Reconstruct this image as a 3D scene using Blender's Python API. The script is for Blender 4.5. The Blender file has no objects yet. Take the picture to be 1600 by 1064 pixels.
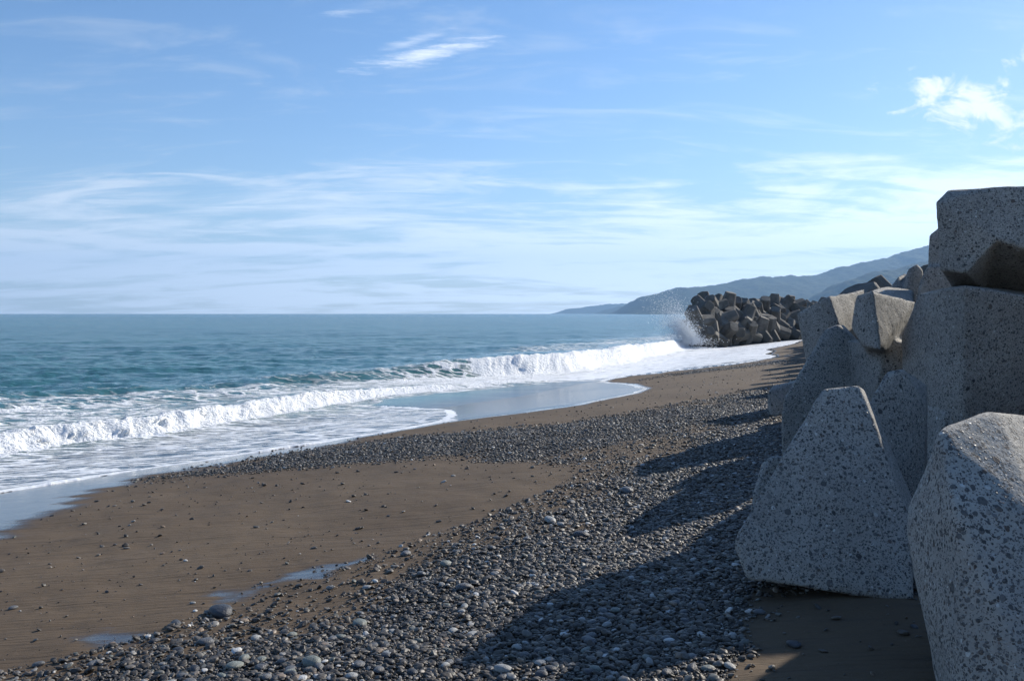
import bpy, bmesh, math, random
import numpy as np
from mathutils import Vector, Matrix, Euler
S = bpy.context.scene
COL = S.collection
R = math.radians
rng = np.random.default_rng(7)
random.seed(7)

# ------------------------------------------------------------------ camera, sky, sun, exposure
cam_d = bpy.data.cameras.new('camera'); cam = bpy.data.objects.new('camera', cam_d); COL.objects.link(cam)
cam.location = (0, 0, 2.9)
cam.rotation_euler = (R(90) - math.atan(42 / 1386), 0, 0)
cam_d.sensor_width = 36; cam_d.lens = 36 * 1386 / 1600
cam_d.clip_start = .05; cam_d.clip_end = 40000
S.camera = cam
SUN_AZ, SUN_EL = R(49), R(27)              # azimuth clockwise from +Y (the view), elevation
sun_dir = Vector((math.sin(SUN_AZ) * math.cos(SUN_EL), math.cos(SUN_AZ) * math.cos(SUN_EL), math.sin(SUN_EL)))
sd = bpy.data.lights.new('sun', 'SUN'); sd.energy = 5.0; sd.angle = R(.53); sd.color = (1, .93, .82)
sun = bpy.data.objects.new('sun', sd); COL.objects.link(sun)
sun.rotation_euler = (-sun_dir).to_track_quat('-Z', 'Y').to_euler()
sun.location = (40, 35, 40)
S.view_settings.view_transform = 'Standard'; S.view_settings.look = 'None'
S.view_settings.gamma = 1; S.view_settings.exposure = 0.55; S.view_settings.use_curve_mapping = False
S.cycles.volume_bounces = 0; S.cycles.max_bounces = 6; S.cycles.transparent_max_bounces = 8
S.cycles.use_denoising = True


def rgba(r, g, b): return (r, g, b, 1)


class NT:
    """small helper round a node tree"""
    def __init__(s, tree): s.t = tree; s.t.nodes.clear()
    def n(s, typ, props=None, **ins):
        nd = s.t.nodes.new('ShaderNode' + typ)
        for k, v in (props or {}).items(): setattr(nd, k, v)
        for k, v in ins.items():
            key = int(k[1:]) if k[0] == 'i' and k[1:].isdigit() else k.replace('_', ' ')
            s.set(nd.inputs[key], v)
        return nd
    def set(s, sock, v):
        if isinstance(v, bpy.types.NodeSocket): s.t.links.new(v, sock)
        elif isinstance(v, bpy.types.Node): s.t.links.new(v.outputs[0], sock)
        else: sock.default_value = v
    def m(s, op, a, b=0., c=0., clamp=False):
        return s.n('Math', {'operation': op, 'use_clamp': clamp}, i0=a, i1=b, i2=c).outputs[0]
    def vm(s, op, a, b=(0, 0, 0)):
        return s.n('VectorMath', {'operation': op}, i0=a, i1=b).outputs[0]
    def mix(s, f, a, b, blend='MIX'):
        nd = s.n('Mix', {'data_type': 'RGBA', 'blend_type': blend})
        s.set(nd.inputs[0], f); s.set(nd.inputs[6], a); s.set(nd.inputs[7], b)
        return nd.outputs[2]
    def mixf(s, f, a, b):
        nd = s.n('Mix', {'data_type': 'FLOAT'})
        s.set(nd.inputs[0], f); s.set(nd.inputs[2], a); s.set(nd.inputs[3], b)
        return nd.outputs[0]
    def ss(s, v, lo, hi):
        return s.n('MapRange', {'interpolation_type': 'SMOOTHSTEP'}, i0=v, i1=lo, i2=hi, i3=0., i4=1.).outputs[0]
    def noise(s, vec, scale, detail=4., rough=.55, dist=0.):
        return s.n('TexNoise', None, Vector=vec, Scale=scale, Detail=detail, Roughness=rough, Distortion=dist).outputs[0]
    def mapping(s, vec, loc=(0, 0, 0), rot=(0, 0, 0), sc=(1, 1, 1)):
        return s.n('Mapping', None, Vector=vec, Location=loc, Rotation=rot, Scale=sc).outputs[0]
    def attr(s, name, typ='GEOMETRY'):
        return s.n('Attribute', {'attribute_name': name, 'attribute_type': typ})


world = bpy.data.worlds.new('World'); S.world = world; world.use_nodes = True
w = NT(world.node_tree)
sky = w.n('TexSky', {'sky_type': 'NISHITA', 'sun_disc': False, 'sun_elevation': SUN_EL, 'sun_rotation': SUN_AZ,
                     'air_density': 1.0, 'dust_density': .15, 'ozone_density': 2.4, 'altitude': 0.})
dirv = w.n('TexCoord').outputs['Generated']
sep = w.n('SeparateXYZ', None, Vector=dirv)
dx, dy, dz = sep.outputs
hz = w.m('MAXIMUM', dz, 0.)
den = w.m('ADD', hz, .13)
plane = w.n('CombineXYZ', None, X=w.m('DIVIDE', dx, den), Y=w.m('DIVIDE', dy, den), Z=0.).outputs[0]
# veil of thin high cloud, thicker low down
n1 = w.noise(w.mapping(plane, (3.1, 1.7, 0), (0, 0, R(-14)), (.62, 1.0, 1)), .72, 6, .6, 1.2)
n2 = w.noise(w.mapping(plane, (8.2, 5.3, 0), (0, 0, R(12)), (.8, 2.1, 1)), 2.0, 5, .64, 1.0)
low = w.m('SUBTRACT', 1., w.ss(dz, .10, .26))
thr = w.m('SUBTRACT', .60, w.m('MULTIPLY', low, .15))
nn = w.m('ADD', w.m('MULTIPLY', n1, .66), w.m('MULTIPLY', n2, .34))
veil = w.ss(w.m('SUBTRACT', nn, thr), -.05, .10)
veil = w.m('MULTIPLY', veil, w.m('ADD', .34, w.m('MULTIPLY', low, .52)))
wisp = w.m('MULTIPLY', w.ss(n2, .5, .75), w.m('MULTIPLY', w.ss(dz, .03, .1), .26))
veil = w.m('MAXIMUM', veil, wisp)
# single clouds: direction given as (x/y, z/y)
gx = w.m('DIVIDE', dx, w.m('MAXIMUM', dy, .05)); gz = w.m('DIVIDE', dz, w.m('MAXIMUM', dy, .05))
front = w.ss(dy, .1, .3)
gv = w.n('CombineXYZ', None, X=gx, Y=gz, Z=0.).outputs[0]
n_str = w.noise(w.mapping(gv, rot=(0, 0, R(-24)), sc=(16, 130, 1)), 1., 6, .72, .3)
n_cum = w.noise(w.mapping(gv, loc=(.3, .1, 0), sc=(24, 40, 1)), 1., 6, .6, .5)
def cloud(cx, cz, a, b, rot, nz, k, gain, soft):
    ca, sa = math.cos(rot), math.sin(rot)
    ux = w.m('SUBTRACT', gx, cx); uz = w.m('SUBTRACT', gz, cz)
    pa = w.m('ADD', w.m('MULTIPLY', ux, ca / a), w.m('MULTIPLY', uz, sa / a))
    qb = w.m('SUBTRACT', w.m('MULTIPLY', uz, ca / b), w.m('MULTIPLY', ux, sa / b))
    r2 = w.m('SQRT', w.m('ADD', w.m('MULTIPLY', pa, pa), w.m('MULTIPLY', qb, qb)))
    d = w.m('ADD', w.m('SUBTRACT', 1., r2), w.m('MULTIPLY', w.m('SUBTRACT', nz, .5), k))
    return w.m('MULTIPLY', w.m('MULTIPLY', w.ss(d, .0, soft), gain), front)
cl = [cloud(-.096, .290, .100, .0135, R(12.5), n_str, 2.6, .95, 1.4),
      cloud(-.112, .303, .062, .008, R(17), n_str, 2.6, .5, 1.6),
      cloud(-.190, .335, .036, .006, R(4), n_str, 3., .4, 1.6),
      cloud(.520, .226, .098, .030, R(-12), n_cum, 3.8, .95, .9),
      cloud(.585, .288, .040, .014, R(14), n_cum, 3., .9, .8),
      cloud(.445, .130, .024, .010, R(-16), n_cum, 3., .75, .8),
      cloud(.57, .150, .03, .008, R(2), n_cum, 3., .8, .8)]
bright = cl[0]
for c in cl[1:]: bright = w.m('MAXIMUM', bright, c)
skyc = w.n('HueSaturation', None, Saturation=1.16, Value=1.0, Color=sky.outputs[0]).outputs[0]
skyc = w.mix(1., skyc, rgba(.98, .975, 1.06), 'MULTIPLY')
lum = w.n('RGBToBW', None, Color=sky.outputs[0]).outputs[0]
vcol = w.n('CombineColor', None, Red=w.m('MULTIPLY', w.m('ADD', lum, 2.5), 1.0), Green=w.m('MULTIPLY', w.m('ADD', lum, 2.5), 1.1), Blue=w.m('MULTIPLY', w.m('ADD', lum, 2.5), 1.2)).outputs[0]
bcol = w.n('CombineColor', None, Red=8.6, Green=9.0, Blue=9.4).outputs[0]
hzf = w.m('MULTIPLY', w.m('POWER', 2.718, w.m('MULTIPLY', hz, -16.)), .62)
skyc = w.mix(hzf, skyc, rgba(4.7, 6.4, 7.0))
skyc = w.mix(veil, skyc, vcol)
skyc = w.mix(bright, skyc, bcol)
bg = w.n('Background', None, Color=skyc, Strength=.098)
w.n('OutputWorld', None, Surface=bg.outputs[0])

world.cycles.sampling_method = 'MANUAL'; world.cycles.sample_map_resolution = 512

# ------------------------------------------------------------------ measured places, metres (x right, y ahead, z up)
HULLS = {}
SWASH_EDGE = [(-7.77, 6.26), (-7.37, 9.21), (-7.23, 12.45), (-6.15, 14.14), (-5.22, 15.32), (-4.66, 16.07), (-3.70, 17.03), (-3.09, 17.80), (-2.19, 18.87), (-1.58, 19.80), (-1.16, 20.08), (0.00, 20.73), (1.59, 21.98), (3.44, 25.71), (4.29, 29.06), (4.40, 32.88), (3.79, 36.14), (3.71, 38.06), (5.11, 40.40), (7.88, 41.94), (10.35, 43.41), (11.90, 44.54), (13.98, 47.78), (14.88, 50.02), (15.68, 54.83), (17.25, 58.54), (18.46, 64.56), (21.13, 69.34), (23.57, 74.19), (26.61, 81.93)]
MIRROR = [(-4.43, 28.46), (-4.37, 30.20), (-3.56, 31.15), (-1.92, 33.25), (0.10, 35.66), (2.86, 38.06), (3.89, 38.43), (4.75, 30.99), (4.01, 26.66), (3.32, 24.81), (1.55, 21.47), (0.00, 20.27), (-1.14, 19.65), (-1.29, 20.24), (-1.48, 21.83), (-1.77, 24.49), (-2.42, 26.72), (-3.18, 27.47), (-4.03, 27.85)]
TONGUE = [(-3.09, 17.80), (-2.19, 18.87), (-1.59, 20.02), (-1.48, 21.83), (-1.77, 24.49), (-2.42, 26.72), (-3.18, 27.47), (-4.06, 28.05)]
WET_LEFT = [(-10.07, 9.89), (-8.23, 14.18), (-6.95, 15.98), (-4.97, 17.16), (-3.09, 17.80), (-2.87, 16.51), (-4.26, 14.69), (-5.17, 13.44), (-5.59, 12.84), (-5.41, 11.47), (-5.35, 10.38), (-5.12, 9.53), (-5.11, 8.78), (-5.45, 6.80), (-6.01, 5.89)]
POOL_A = [(-2.62, 5.23), (-2.45, 5.33), (-2.16, 5.29), (-2.06, 5.18), (-2.12, 5.05), (-2.33, 5.00), (-2.48, 5.07)]
POOL_B = [(-2.10, 5.91), (-2.02, 6.02), (-1.74, 5.98), (-1.60, 5.84), (-1.76, 5.77), (-1.95, 5.76)]
POOL_C = [(-1.82, 6.14), (-1.71, 6.35), (-1.56, 6.48), (-1.29, 6.59), (-1.08, 6.72), (-1.07, 6.57), (-1.29, 6.36), (-1.24, 6.09), (-1.56, 6.14), (-1.72, 6.05)]
SHINGLE_COARSE = [(-3.18, 3.95), (-2.75, 4.71), (-2.37, 5.00), (-2.09, 5.21), (-1.89, 5.63), (-1.48, 6.15), (-1.00, 6.86), (-0.84, 7.22), (-0.34, 7.75), (0.00, 8.36), (0.39, 9.06), (0.72, 9.88), (1.16, 10.65), (1.74, 11.99), (3.05, 14.05), (4.97, 16.77), (5.21, 14.41), (4.31, 6.60), (1.75, 2.65), (-2.54, 3.15)]
SHINGLE_FINE = [(-5.76, 12.81), (-5.18, 14.29), (-4.34, 15.78), (-2.87, 16.51), (-1.23, 17.04), (0.00, 17.21), (1.25, 17.21), (2.61, 18.07), (4.35, 20.06), (6.46, 22.32), (8.69, 25.86), (5.21, 14.41), (3.93, 13.25), (1.61, 11.08), (0.71, 9.75), (0.47, 10.71), (-0.86, 11.82), (-2.14, 12.27), (-3.56, 12.29), (-4.41, 12.15), (-5.02, 12.14)]
SHINGLE_FAR = [(-2.87, 16.51), (-1.31, 18.05), (5.32, 36.83), (7.61, 40.50), (9.98, 41.85), (13.23, 45.22), (19.05, 62.09), (23.48, 72.28), (12.97, 39.73), (10.45, 38.07), (9.00, 37.76), (6.62, 36.64), (4.96, 33.47), (4.32, 29.90)]
BARE_SHADE = [(1.47, 5.11), (1.66, 4.94), (2.22, 4.77), (1.57, 3.06), (0.74, 3.17), (1.07, 3.94), (1.28, 4.40)]
STONES = [(0.322, 7.388, 0.144, 'p'), (0.528, 6.725, 0.126, 'd'), (0.548, 8.203, 0.118, 'd'), (-0.459, 6.180, 0.107, 'g'), (-0.309, 5.587, 0.113, 'b'), (-0.043, 4.185, 0.091, 'p'), (-0.327, 4.301, 0.068, 'p'), (0.997, 4.016, 0.064, 'p'), (0.403, 4.534, 0.079, 'b'), (0.251, 5.217, 0.064, 't'), (-0.619, 5.993, 0.086, 'b'), (-0.921, 5.914, 0.055, 'w'), (-0.802, 6.641, 0.096, 'b'), (0.861, 6.580, 0.071, 't'), (0.847, 6.130, 0.066, 'p'), (-0.999, 4.372, 0.114, 'g'), (-1.394, 4.410, 0.108, 'g'), (-0.871, 5.018, 0.109, 'g'), (-1.706, 4.893, 0.092, 'b'), (-1.819, 5.486, 0.182, 'd'), (-2.032, 5.300, 0.092, 'd'), (-1.612, 5.280, 0.061, 't'), (-1.432, 4.910, 0.064, 'p'), (-1.376, 4.509, 0.078, 'g'), (1.359, 4.232, 0.082, 'd'), (2.012, 4.388, 0.044, 'd'), (1.197, 14.251, 0.103, 'd'), (1.114, 8.532, 0.148, 'b'), (0.387, 8.880, 0.077, 'b'), (0.498, 4.881, 0.063, 'b'), (-0.970, 4.747, 0.068, 'b'), (-0.670, 4.593, 0.073, 'd'), (0.130, 4.440, 0.058, 'd'), (-2.003, 5.553, 0.036, 'w'), (-2.598, 7.004, 0.035, 'w'), (-2.089, 5.748, 0.041, 'p'), (-3.578, 7.939, 0.040, 'd'), (-3.382, 5.952, 0.064, 'b'), (-2.575, 4.767, 0.069, 'b'), (0.981, 5.223, 0.075, 'b'), (0.659, 4.521, 0.059, 'd'), (1.165, 5.519, 0.056, 'p')]
WAVE_INNER = [(-13.80, 12.67), (-12.30, 15.42), (-10.71, 18.48), (-9.55, 20.29), (-8.29, 22.90), (-6.99, 25.42), (-5.49, 29.20), (-3.77, 32.59), (-1.04, 35.86), (1.09, 37.57)]
WAVE_OUTER = [(-19.34, 26.73), (-15.39, 30.39), (-11.89, 32.89), (-8.99, 35.51), (-5.47, 37.87), (-2.84, 39.35), (-1.17, 40.55), (0.92, 42.26), (3.22, 44.61), (7.95, 55.02), (13.74, 70.49), (16.73, 78.80)]
HULLS['A'] = [[(1.830, 5.360, 2.373), (1.890, 5.400, 2.439), (2.128, 5.420, 2.461), (1.658, 5.200, 2.041), (1.272, 5.000, 1.643), (1.261, 5.000, 1.585), (1.307, 4.920, 1.415), (2.185, 4.800, 1.320), (2.273, 5.050, 1.764), (2.185, 5.450, 2.269), (2.115, 5.850, 2.384), (2.363, 5.900, 2.384), (1.714, 5.900, 1.573), (1.752, 5.800, 1.170), (2.750, 5.900, 1.011), (2.607, 5.700, 1.680)],
    [(1.617, 5.750, 1.925), (1.688, 5.750, 1.971), (1.849, 5.800, 1.963), (1.512, 5.600, 1.681), (1.547, 5.600, 1.435), (2.035, 5.600, 1.435), (1.827, 6.300, 1.841), (2.134, 6.400, 1.857), (1.832, 6.300, 1.252), (2.381, 6.300, 1.252)],
    [(2.323, 5.300, 1.835), (2.434, 5.500, 1.799), (2.553, 5.600, 1.689), (2.319, 5.150, 1.696), (2.228, 5.200, 1.730), (2.207, 5.100, 1.491), (2.520, 5.500, 1.381)],
    [(2.050, 5.500, 1.100), (2.050, 6.300, 1.100), (2.800, 5.500, 1.100), (2.800, 6.300, 1.100), (2.170, 5.620, 1.550), (2.170, 6.180, 1.550), (2.680, 5.620, 1.550), (2.680, 6.180, 1.550)]]
HULLS['B'] = [[(1.717, 3.550, 2.432), (2.022, 3.750, 2.485), (2.041, 3.720, 2.478), (1.653, 3.300, 2.182), (1.676, 3.750, 1.974), (1.727, 3.850, 2.048), (1.785, 3.800, 2.239), (1.679, 3.600, 1.668), (1.692, 3.500, 1.433), (1.703, 3.450, 1.286), (1.610, 3.100, 1.450), (1.782, 2.900, 1.543), (1.977, 3.300, 2.158), (2.493, 4.100, 2.420), (2.605, 3.900, 2.023), (2.355, 3.500, 1.262), (2.128, 4.200, 2.383), (2.094, 4.300, 1.775), (2.200, 4.300, 0.984), (2.829, 4.300, 0.984)],
    [(2.350, 3.300, 1.150), (2.350, 4.300, 1.150), (3.100, 3.300, 1.150), (3.100, 4.300, 1.150), (2.470, 3.420, 1.700), (2.470, 4.180, 1.700), (2.980, 3.420, 1.700), (2.980, 4.180, 1.700)]]
HULLS['C'] = [[(3.954, 8.600, 3.086), (3.900, 8.250, 3.072), (3.881, 8.100, 3.116), (3.877, 7.600, 3.141), (4.693, 7.750, 3.023), (4.094, 9.000, 2.997), (3.993, 9.100, 2.657), (3.967, 9.000, 2.315), (4.000, 8.900, 1.417), (3.970, 8.400, 1.500), (4.072, 7.950, 1.344), (5.053, 8.100, 1.314), (4.557, 9.300, 3.168), (5.630, 9.300, 3.114), (4.516, 9.300, 1.350), (5.730, 9.300, 1.350)],
    [(3.800, 7.900, 1.200), (3.800, 9.200, 1.200), (5.000, 7.900, 1.200), (5.000, 9.200, 1.200), (3.920, 8.020, 2.000), (3.920, 9.080, 2.000), (4.880, 8.020, 2.000), (4.880, 9.080, 2.000)]]
HULLS['D'] = [[(3.705, 7.790, 3.873), (3.863, 7.910, 3.990), (3.759, 7.790, 3.270), (3.725, 7.790, 3.617), (3.953, 7.730, 3.251), (4.193, 7.670, 3.551), (4.251, 7.790, 4.007), (4.350, 8.970, 3.995), (4.445, 8.970, 4.111), (4.896, 8.970, 4.123), (4.400, 8.850, 3.123), (4.720, 8.850, 3.091), (4.905, 8.850, 3.473)],
    [(4.195, 7.790, 4.007), (5.746, 7.550, 4.016), (5.725, 7.430, 3.274), (4.381, 7.610, 3.458), (4.154, 7.670, 3.551), (4.962, 9.090, 4.140), (6.919, 9.090, 4.205), (6.854, 8.970, 3.029), (4.976, 8.850, 3.028), (4.464, 8.850, 3.123)]]  # right end lengthened out of view so it shades the bare sand
HULLS['E'] = [[(2.621, 6.200, 2.488), (2.764, 6.250, 2.507), (2.479, 6.100, 2.318), (2.428, 6.100, 2.194), (3.261, 6.950, 2.338), (2.996, 6.400, 2.243), (2.338, 5.950, 1.169), (2.794, 6.000, 1.155), (2.924, 6.800, 2.458), (3.239, 7.000, 2.344), (2.849, 6.900, 1.851), (2.869, 6.800, 0.922), (3.216, 6.800, 0.922)]]
HULLS['F'] = [[(5.290, 11.280, 3.897), (5.450, 11.280, 4.019), (6.164, 11.280, 4.035), (5.281, 11.280, 3.387), (6.115, 11.140, 2.337), (6.111, 12.590, 4.076), (6.880, 12.590, 4.122), (5.956, 12.590, 2.264), (6.911, 12.590, 2.264), (5.270, 11.140, 2.337)],
    [(5.112, 11.140, 3.285), (5.213, 11.140, 3.501), (5.614, 11.140, 3.501), (5.032, 11.080, 3.020), (5.094, 11.010, 2.025), (5.731, 11.010, 2.025), (5.768, 12.320, 3.432), (6.211, 12.320, 3.432), (5.745, 12.320, 1.921), (6.502, 12.320, 1.921)],
    [(5.300, 11.200, 1.200), (5.300, 12.400, 1.200), (6.500, 11.200, 1.200), (6.500, 12.400, 1.200), (5.420, 11.320, 2.400), (5.420, 12.280, 2.400), (6.380, 11.320, 2.400), (6.380, 12.280, 2.400)]]
HULLS['G'] = [[(5.758, 13.000, 3.462), (5.794, 13.000, 3.555), (5.915, 13.000, 3.630), (6.010, 13.000, 3.536), (5.953, 12.800, 2.992), (5.611, 12.800, 2.992), (6.301, 14.000, 3.555), (6.431, 14.000, 3.625), (6.480, 14.000, 3.001), (6.208, 14.000, 3.001)],
    [(5.490, 13.000, 3.218), (5.742, 13.200, 3.451), (6.014, 13.600, 3.527), (5.722, 12.800, 2.992), (5.334, 12.800, 2.992), (6.038, 14.200, 3.207), (6.322, 14.200, 3.411), (6.327, 14.200, 3.002), (5.959, 14.200, 3.002)],
    [(5.600, 12.600, 1.700), (5.600, 14.200, 1.700), (6.900, 12.600, 1.700), (6.900, 14.200, 1.700), (5.720, 12.720, 3.000), (5.720, 14.080, 3.000), (6.780, 12.720, 3.000), (6.780, 14.080, 3.000)]]
HULLS['H'] = [[(4.423, 11.000, 3.193), (5.041, 12.000, 3.272), (5.430, 12.000, 3.211), (4.980, 11.000, 3.059), (4.554, 10.800, 3.118), (4.458, 11.000, 2.940), (5.003, 11.000, 2.503), (5.458, 12.000, 2.467), (4.982, 12.000, 2.467), (4.527, 11.000, 2.503)],
    [(4.600, 10.900, 1.200), (4.600, 12.000, 1.200), (5.400, 10.900, 1.200), (5.400, 12.000, 1.200), (4.720, 11.020, 2.700), (4.720, 11.880, 2.700), (5.280, 11.020, 2.700), (5.280, 11.880, 2.700)]]
HULLS['I'] = [[(3.606, 9.300, 3.094), (3.651, 9.000, 3.127), (4.458, 9.800, 3.034), (4.226, 9.600, 2.692), (3.647, 8.800, 2.544), (3.574, 9.000, 2.562), (3.556, 9.300, 2.752), (4.007, 10.200, 3.047), (4.693, 10.500, 3.013), (4.045, 10.000, 2.395), (4.494, 10.200, 2.385)],
    [(3.750, 9.200, 1.200), (3.750, 10.400, 1.200), (4.500, 9.200, 1.200), (4.500, 10.400, 1.200), (3.870, 9.320, 2.600), (3.870, 10.280, 2.600), (4.380, 9.320, 2.600), (4.380, 10.280, 2.600)]]
HULLS['J'] = [[(3.915, 12.200, 2.900), (4.174, 11.700, 3.128), (5.152, 13.000, 3.256), (4.785, 12.400, 2.793), (4.285, 11.600, 2.733), (4.137, 11.700, 2.647), (3.971, 11.900, 2.281), (3.980, 12.200, 2.592), (4.061, 12.000, 1.859), (4.686, 12.000, 1.772), (4.406, 13.000, 2.947), (5.351, 13.500, 3.240), (4.513, 13.000, 1.678), (5.171, 13.000, 1.678)],
    [(4.100, 11.900, 1.150), (4.100, 13.200, 1.150), (5.200, 11.900, 1.150), (5.200, 13.200, 1.150), (4.220, 12.020, 1.900), (4.220, 13.080, 1.900), (5.080, 12.020, 1.900), (5.080, 13.080, 1.900)]]
HULLS['K'] = [[(3.627, 10.300, 2.722), (3.790, 10.300, 2.774), (3.392, 10.100, 2.390), (3.165, 9.950, 2.109), (3.036, 9.900, 1.955), (2.995, 9.850, 1.688), (2.998, 9.800, 1.224), (3.872, 9.800, 1.224), (4.190, 9.900, 1.826), (4.130, 10.250, 2.434), (4.036, 10.800, 2.760), (4.421, 10.700, 2.297), (4.442, 10.600, 2.211), (3.661, 11.000, 1.707), (3.477, 10.900, 1.036), (4.545, 11.000, 1.019)]]
HULLS['L'] = [[(4.049, 14.000, 1.666), (4.168, 14.200, 1.740), (4.651, 14.300, 1.805), (4.013, 13.900, 1.392), (4.065, 13.800, 1.243), (4.595, 13.800, 1.243), (4.468, 15.000, 1.675), (5.053, 15.200, 1.802), (4.472, 15.000, 1.218), (5.102, 15.000, 1.218)]]
HULLS['M'] = [[(3.900, 5.500, 1.150), (3.900, 6.700, 1.150), (5.100, 5.500, 1.150), (5.100, 6.700, 1.150), (4.100, 5.700, 3.400), (4.100, 6.500, 3.400), (4.900, 5.700, 3.400), (4.900, 6.500, 3.400)],  # added block, not measured: shaped outside the view to shade the bare sand
    [(4.200, 4.900, 1.150), (4.200, 6.000, 1.150), (5.900, 4.900, 1.150), (5.900, 6.000, 1.150), (4.400, 5.100, 2.300), (4.400, 5.800, 2.300), (5.700, 5.100, 2.300), (5.700, 5.800, 2.300)],
    [(4.300, 6.200, 1.150), (4.300, 7.200, 1.150), (5.600, 6.200, 1.150), (5.600, 7.200, 1.150), (4.500, 6.400, 2.200), (4.500, 7.000, 2.200), (5.400, 6.400, 2.200), (5.400, 7.000, 2.200)]]
WY = [-60, -20, 0, 12.6, 16.4, 22.1, 30.7, 44, 78.5, 110, 200, 600, 9000]
WX = [-44, -24.5, -14.3, -7.3, -4.7, -1.6, 4.4, 10.5, 25, 39, 80, 250, 3800]
BY = [-60, -20, 0, 5.2, 15.8, 31.7, 60, 78, 95, 120, 200, 600, 9000]
BX = [-14, -4, .6, 2, 5, 10.4, 20.5, 27.5, 33, 44, 84, 256, 3820]


def beach_z(x, y):
    W = np.interp(y, WY, WX); B = np.interp(y, BY, BX)
    t = (x - W) / np.maximum(B - W, .5); zb = np.minimum(.95, .09 * (B - W))
    zi = .35 + zb * np.clip(t, 0, 1) + np.clip((x - B) * .06, 0, .5)
    zo = np.maximum(.35 + .087 * np.minimum(x - W, 0), -2.5)
    return np.where(t > 0, zi, zo)


def hash2(ix, iy, seed):
    h = (ix.astype(np.int64) * 374761393 + iy.astype(np.int64) * 668265263 + seed * 1442695041) & 0x7fffffff
    h = ((h ^ (h >> 13)) * 1274126177) & 0x7fffffff
    return ((h ^ (h >> 16)) & 0xffff) / 65535.0


def vnoise(x, y, seed=0):
    ix = np.floor(x); iy = np.floor(y); fx = x - ix; fy = y - iy
    fx = fx * fx * (3 - 2 * fx); fy = fy * fy * (3 - 2 * fy)
    a = hash2(ix, iy, seed); b = hash2(ix + 1, iy, seed); c = hash2(ix, iy + 1, seed); d = hash2(ix + 1, iy + 1, seed)
    return (a * (1 - fx) + b * fx) * (1 - fy) + (c * (1 - fx) + d * fx) * fy


def fbm(x, y, seed=0, oct=4, gain=.5):
    s = np.zeros_like(x); a = 1.; t = 0.
    for k in range(oct):
        s += a * vnoise(x * 2 ** k + 17.3 * k, y * 2 ** k - 9.1 * k, seed + k); t += a; a *= gain
    return s / t


def sstep(v, a, b):
    t = np.clip((v - a) / (b - a), 0, 1); return t * t * (3 - 2 * t)


def poly_dist(x, y, pts, closed=False):
    """distance to a polyline, side (+ = left of travel), parameter in points"""
    P = np.array(pts); best = np.full(x.shape, 1e18); side = np.zeros(x.shape); par = np.zeros(x.shape)
    n = len(P); segs = n if closed else n - 1
    for i in range(segs):
        a = P[i]; b = P[(i + 1) % n]; d = b - a; L2 = d @ d + 1e-12
        t = np.clip(((x - a[0]) * d[0] + (y - a[1]) * d[1]) / L2, 0, 1)
        ex = x - a[0] - t * d[0]; ey = y - a[1] - t * d[1]; dd = ex * ex + ey * ey
        m = dd < best
        best = np.where(m, dd, best); par = np.where(m, i + t, par)
        side = np.where(m, np.sign(d[0] * (y - a[1]) - d[1] * (x - a[0])), side)
    return np.sqrt(best), side, par


def inside(x, y, pts):
    P = pts; r = np.zeros(x.shape, bool); n = len(P)
    for i in range(n):
        x0, y0 = P[i]; x1, y1 = P[(i + 1) % n]
        if y0 == y1: continue
        c = ((y0 > y) != (y1 > y)) & (x < (x1 - x0) * (y - y0) / (y1 - y0) + x0)
        r ^= c
    return r


def sdist(x, y, pts):
    d, _, _ = poly_dist(x, y, pts, True)
    return np.where(inside(x, y, pts), d, -d)


def mesh_obj(name, verts, faces, mat, smooth=True, attrs=None, parent=None, link=True):
    me = bpy.data.meshes.new(name)
    V = np.asarray(verts, np.float32); Fc = np.asarray(faces, np.int32)
    me.vertices.add(len(V)); me.vertices.foreach_set('co', V.ravel())
    k = Fc.shape[1]
    me.loops.add(Fc.size); me.loops.foreach_set('vertex_index', Fc.ravel())
    me.polygons.add(len(Fc)); me.polygons.foreach_set('loop_start', np.arange(0, Fc.size, k, dtype=np.int32))
    me.update(calc_edges=True)
    me.polygons.foreach_set('use_smooth', np.full(len(Fc), smooth))
    for an, av in (attrs or {}).items():
        at = me.attributes.new(an, 'FLOAT', 'POINT'); at.data.foreach_set('value', np.asarray(av, np.float32).ravel())
    me.validate(); me.update()
    if mat: me.materials.append(mat)
    o = bpy.data.objects.new(name, me)
    if link: COL.objects.link(o)
    if parent: o.parent = parent
    return o


def grid_faces(nr, nc):
    i = np.arange(nr - 1)[:, None] * nc + np.arange(nc - 1)[None, :]
    i = i.ravel()
    return np.stack([i, i + 1, i + nc + 1, i + nc], 1)


def tag(o, label=None, cat=None, group=None, kind=None):
    for k, v in (('label', label), ('category', cat), ('group', group), ('kind', kind)):
        if v: o[k] = v
    return o


def mat(name):
    m = bpy.data.materials.new(name); m.use_nodes = True
    return m, NT(m.node_tree)


# ------------------------------------------------------------------ materials
def rgba(r, g, b): return (r, g, b, 1)

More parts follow.
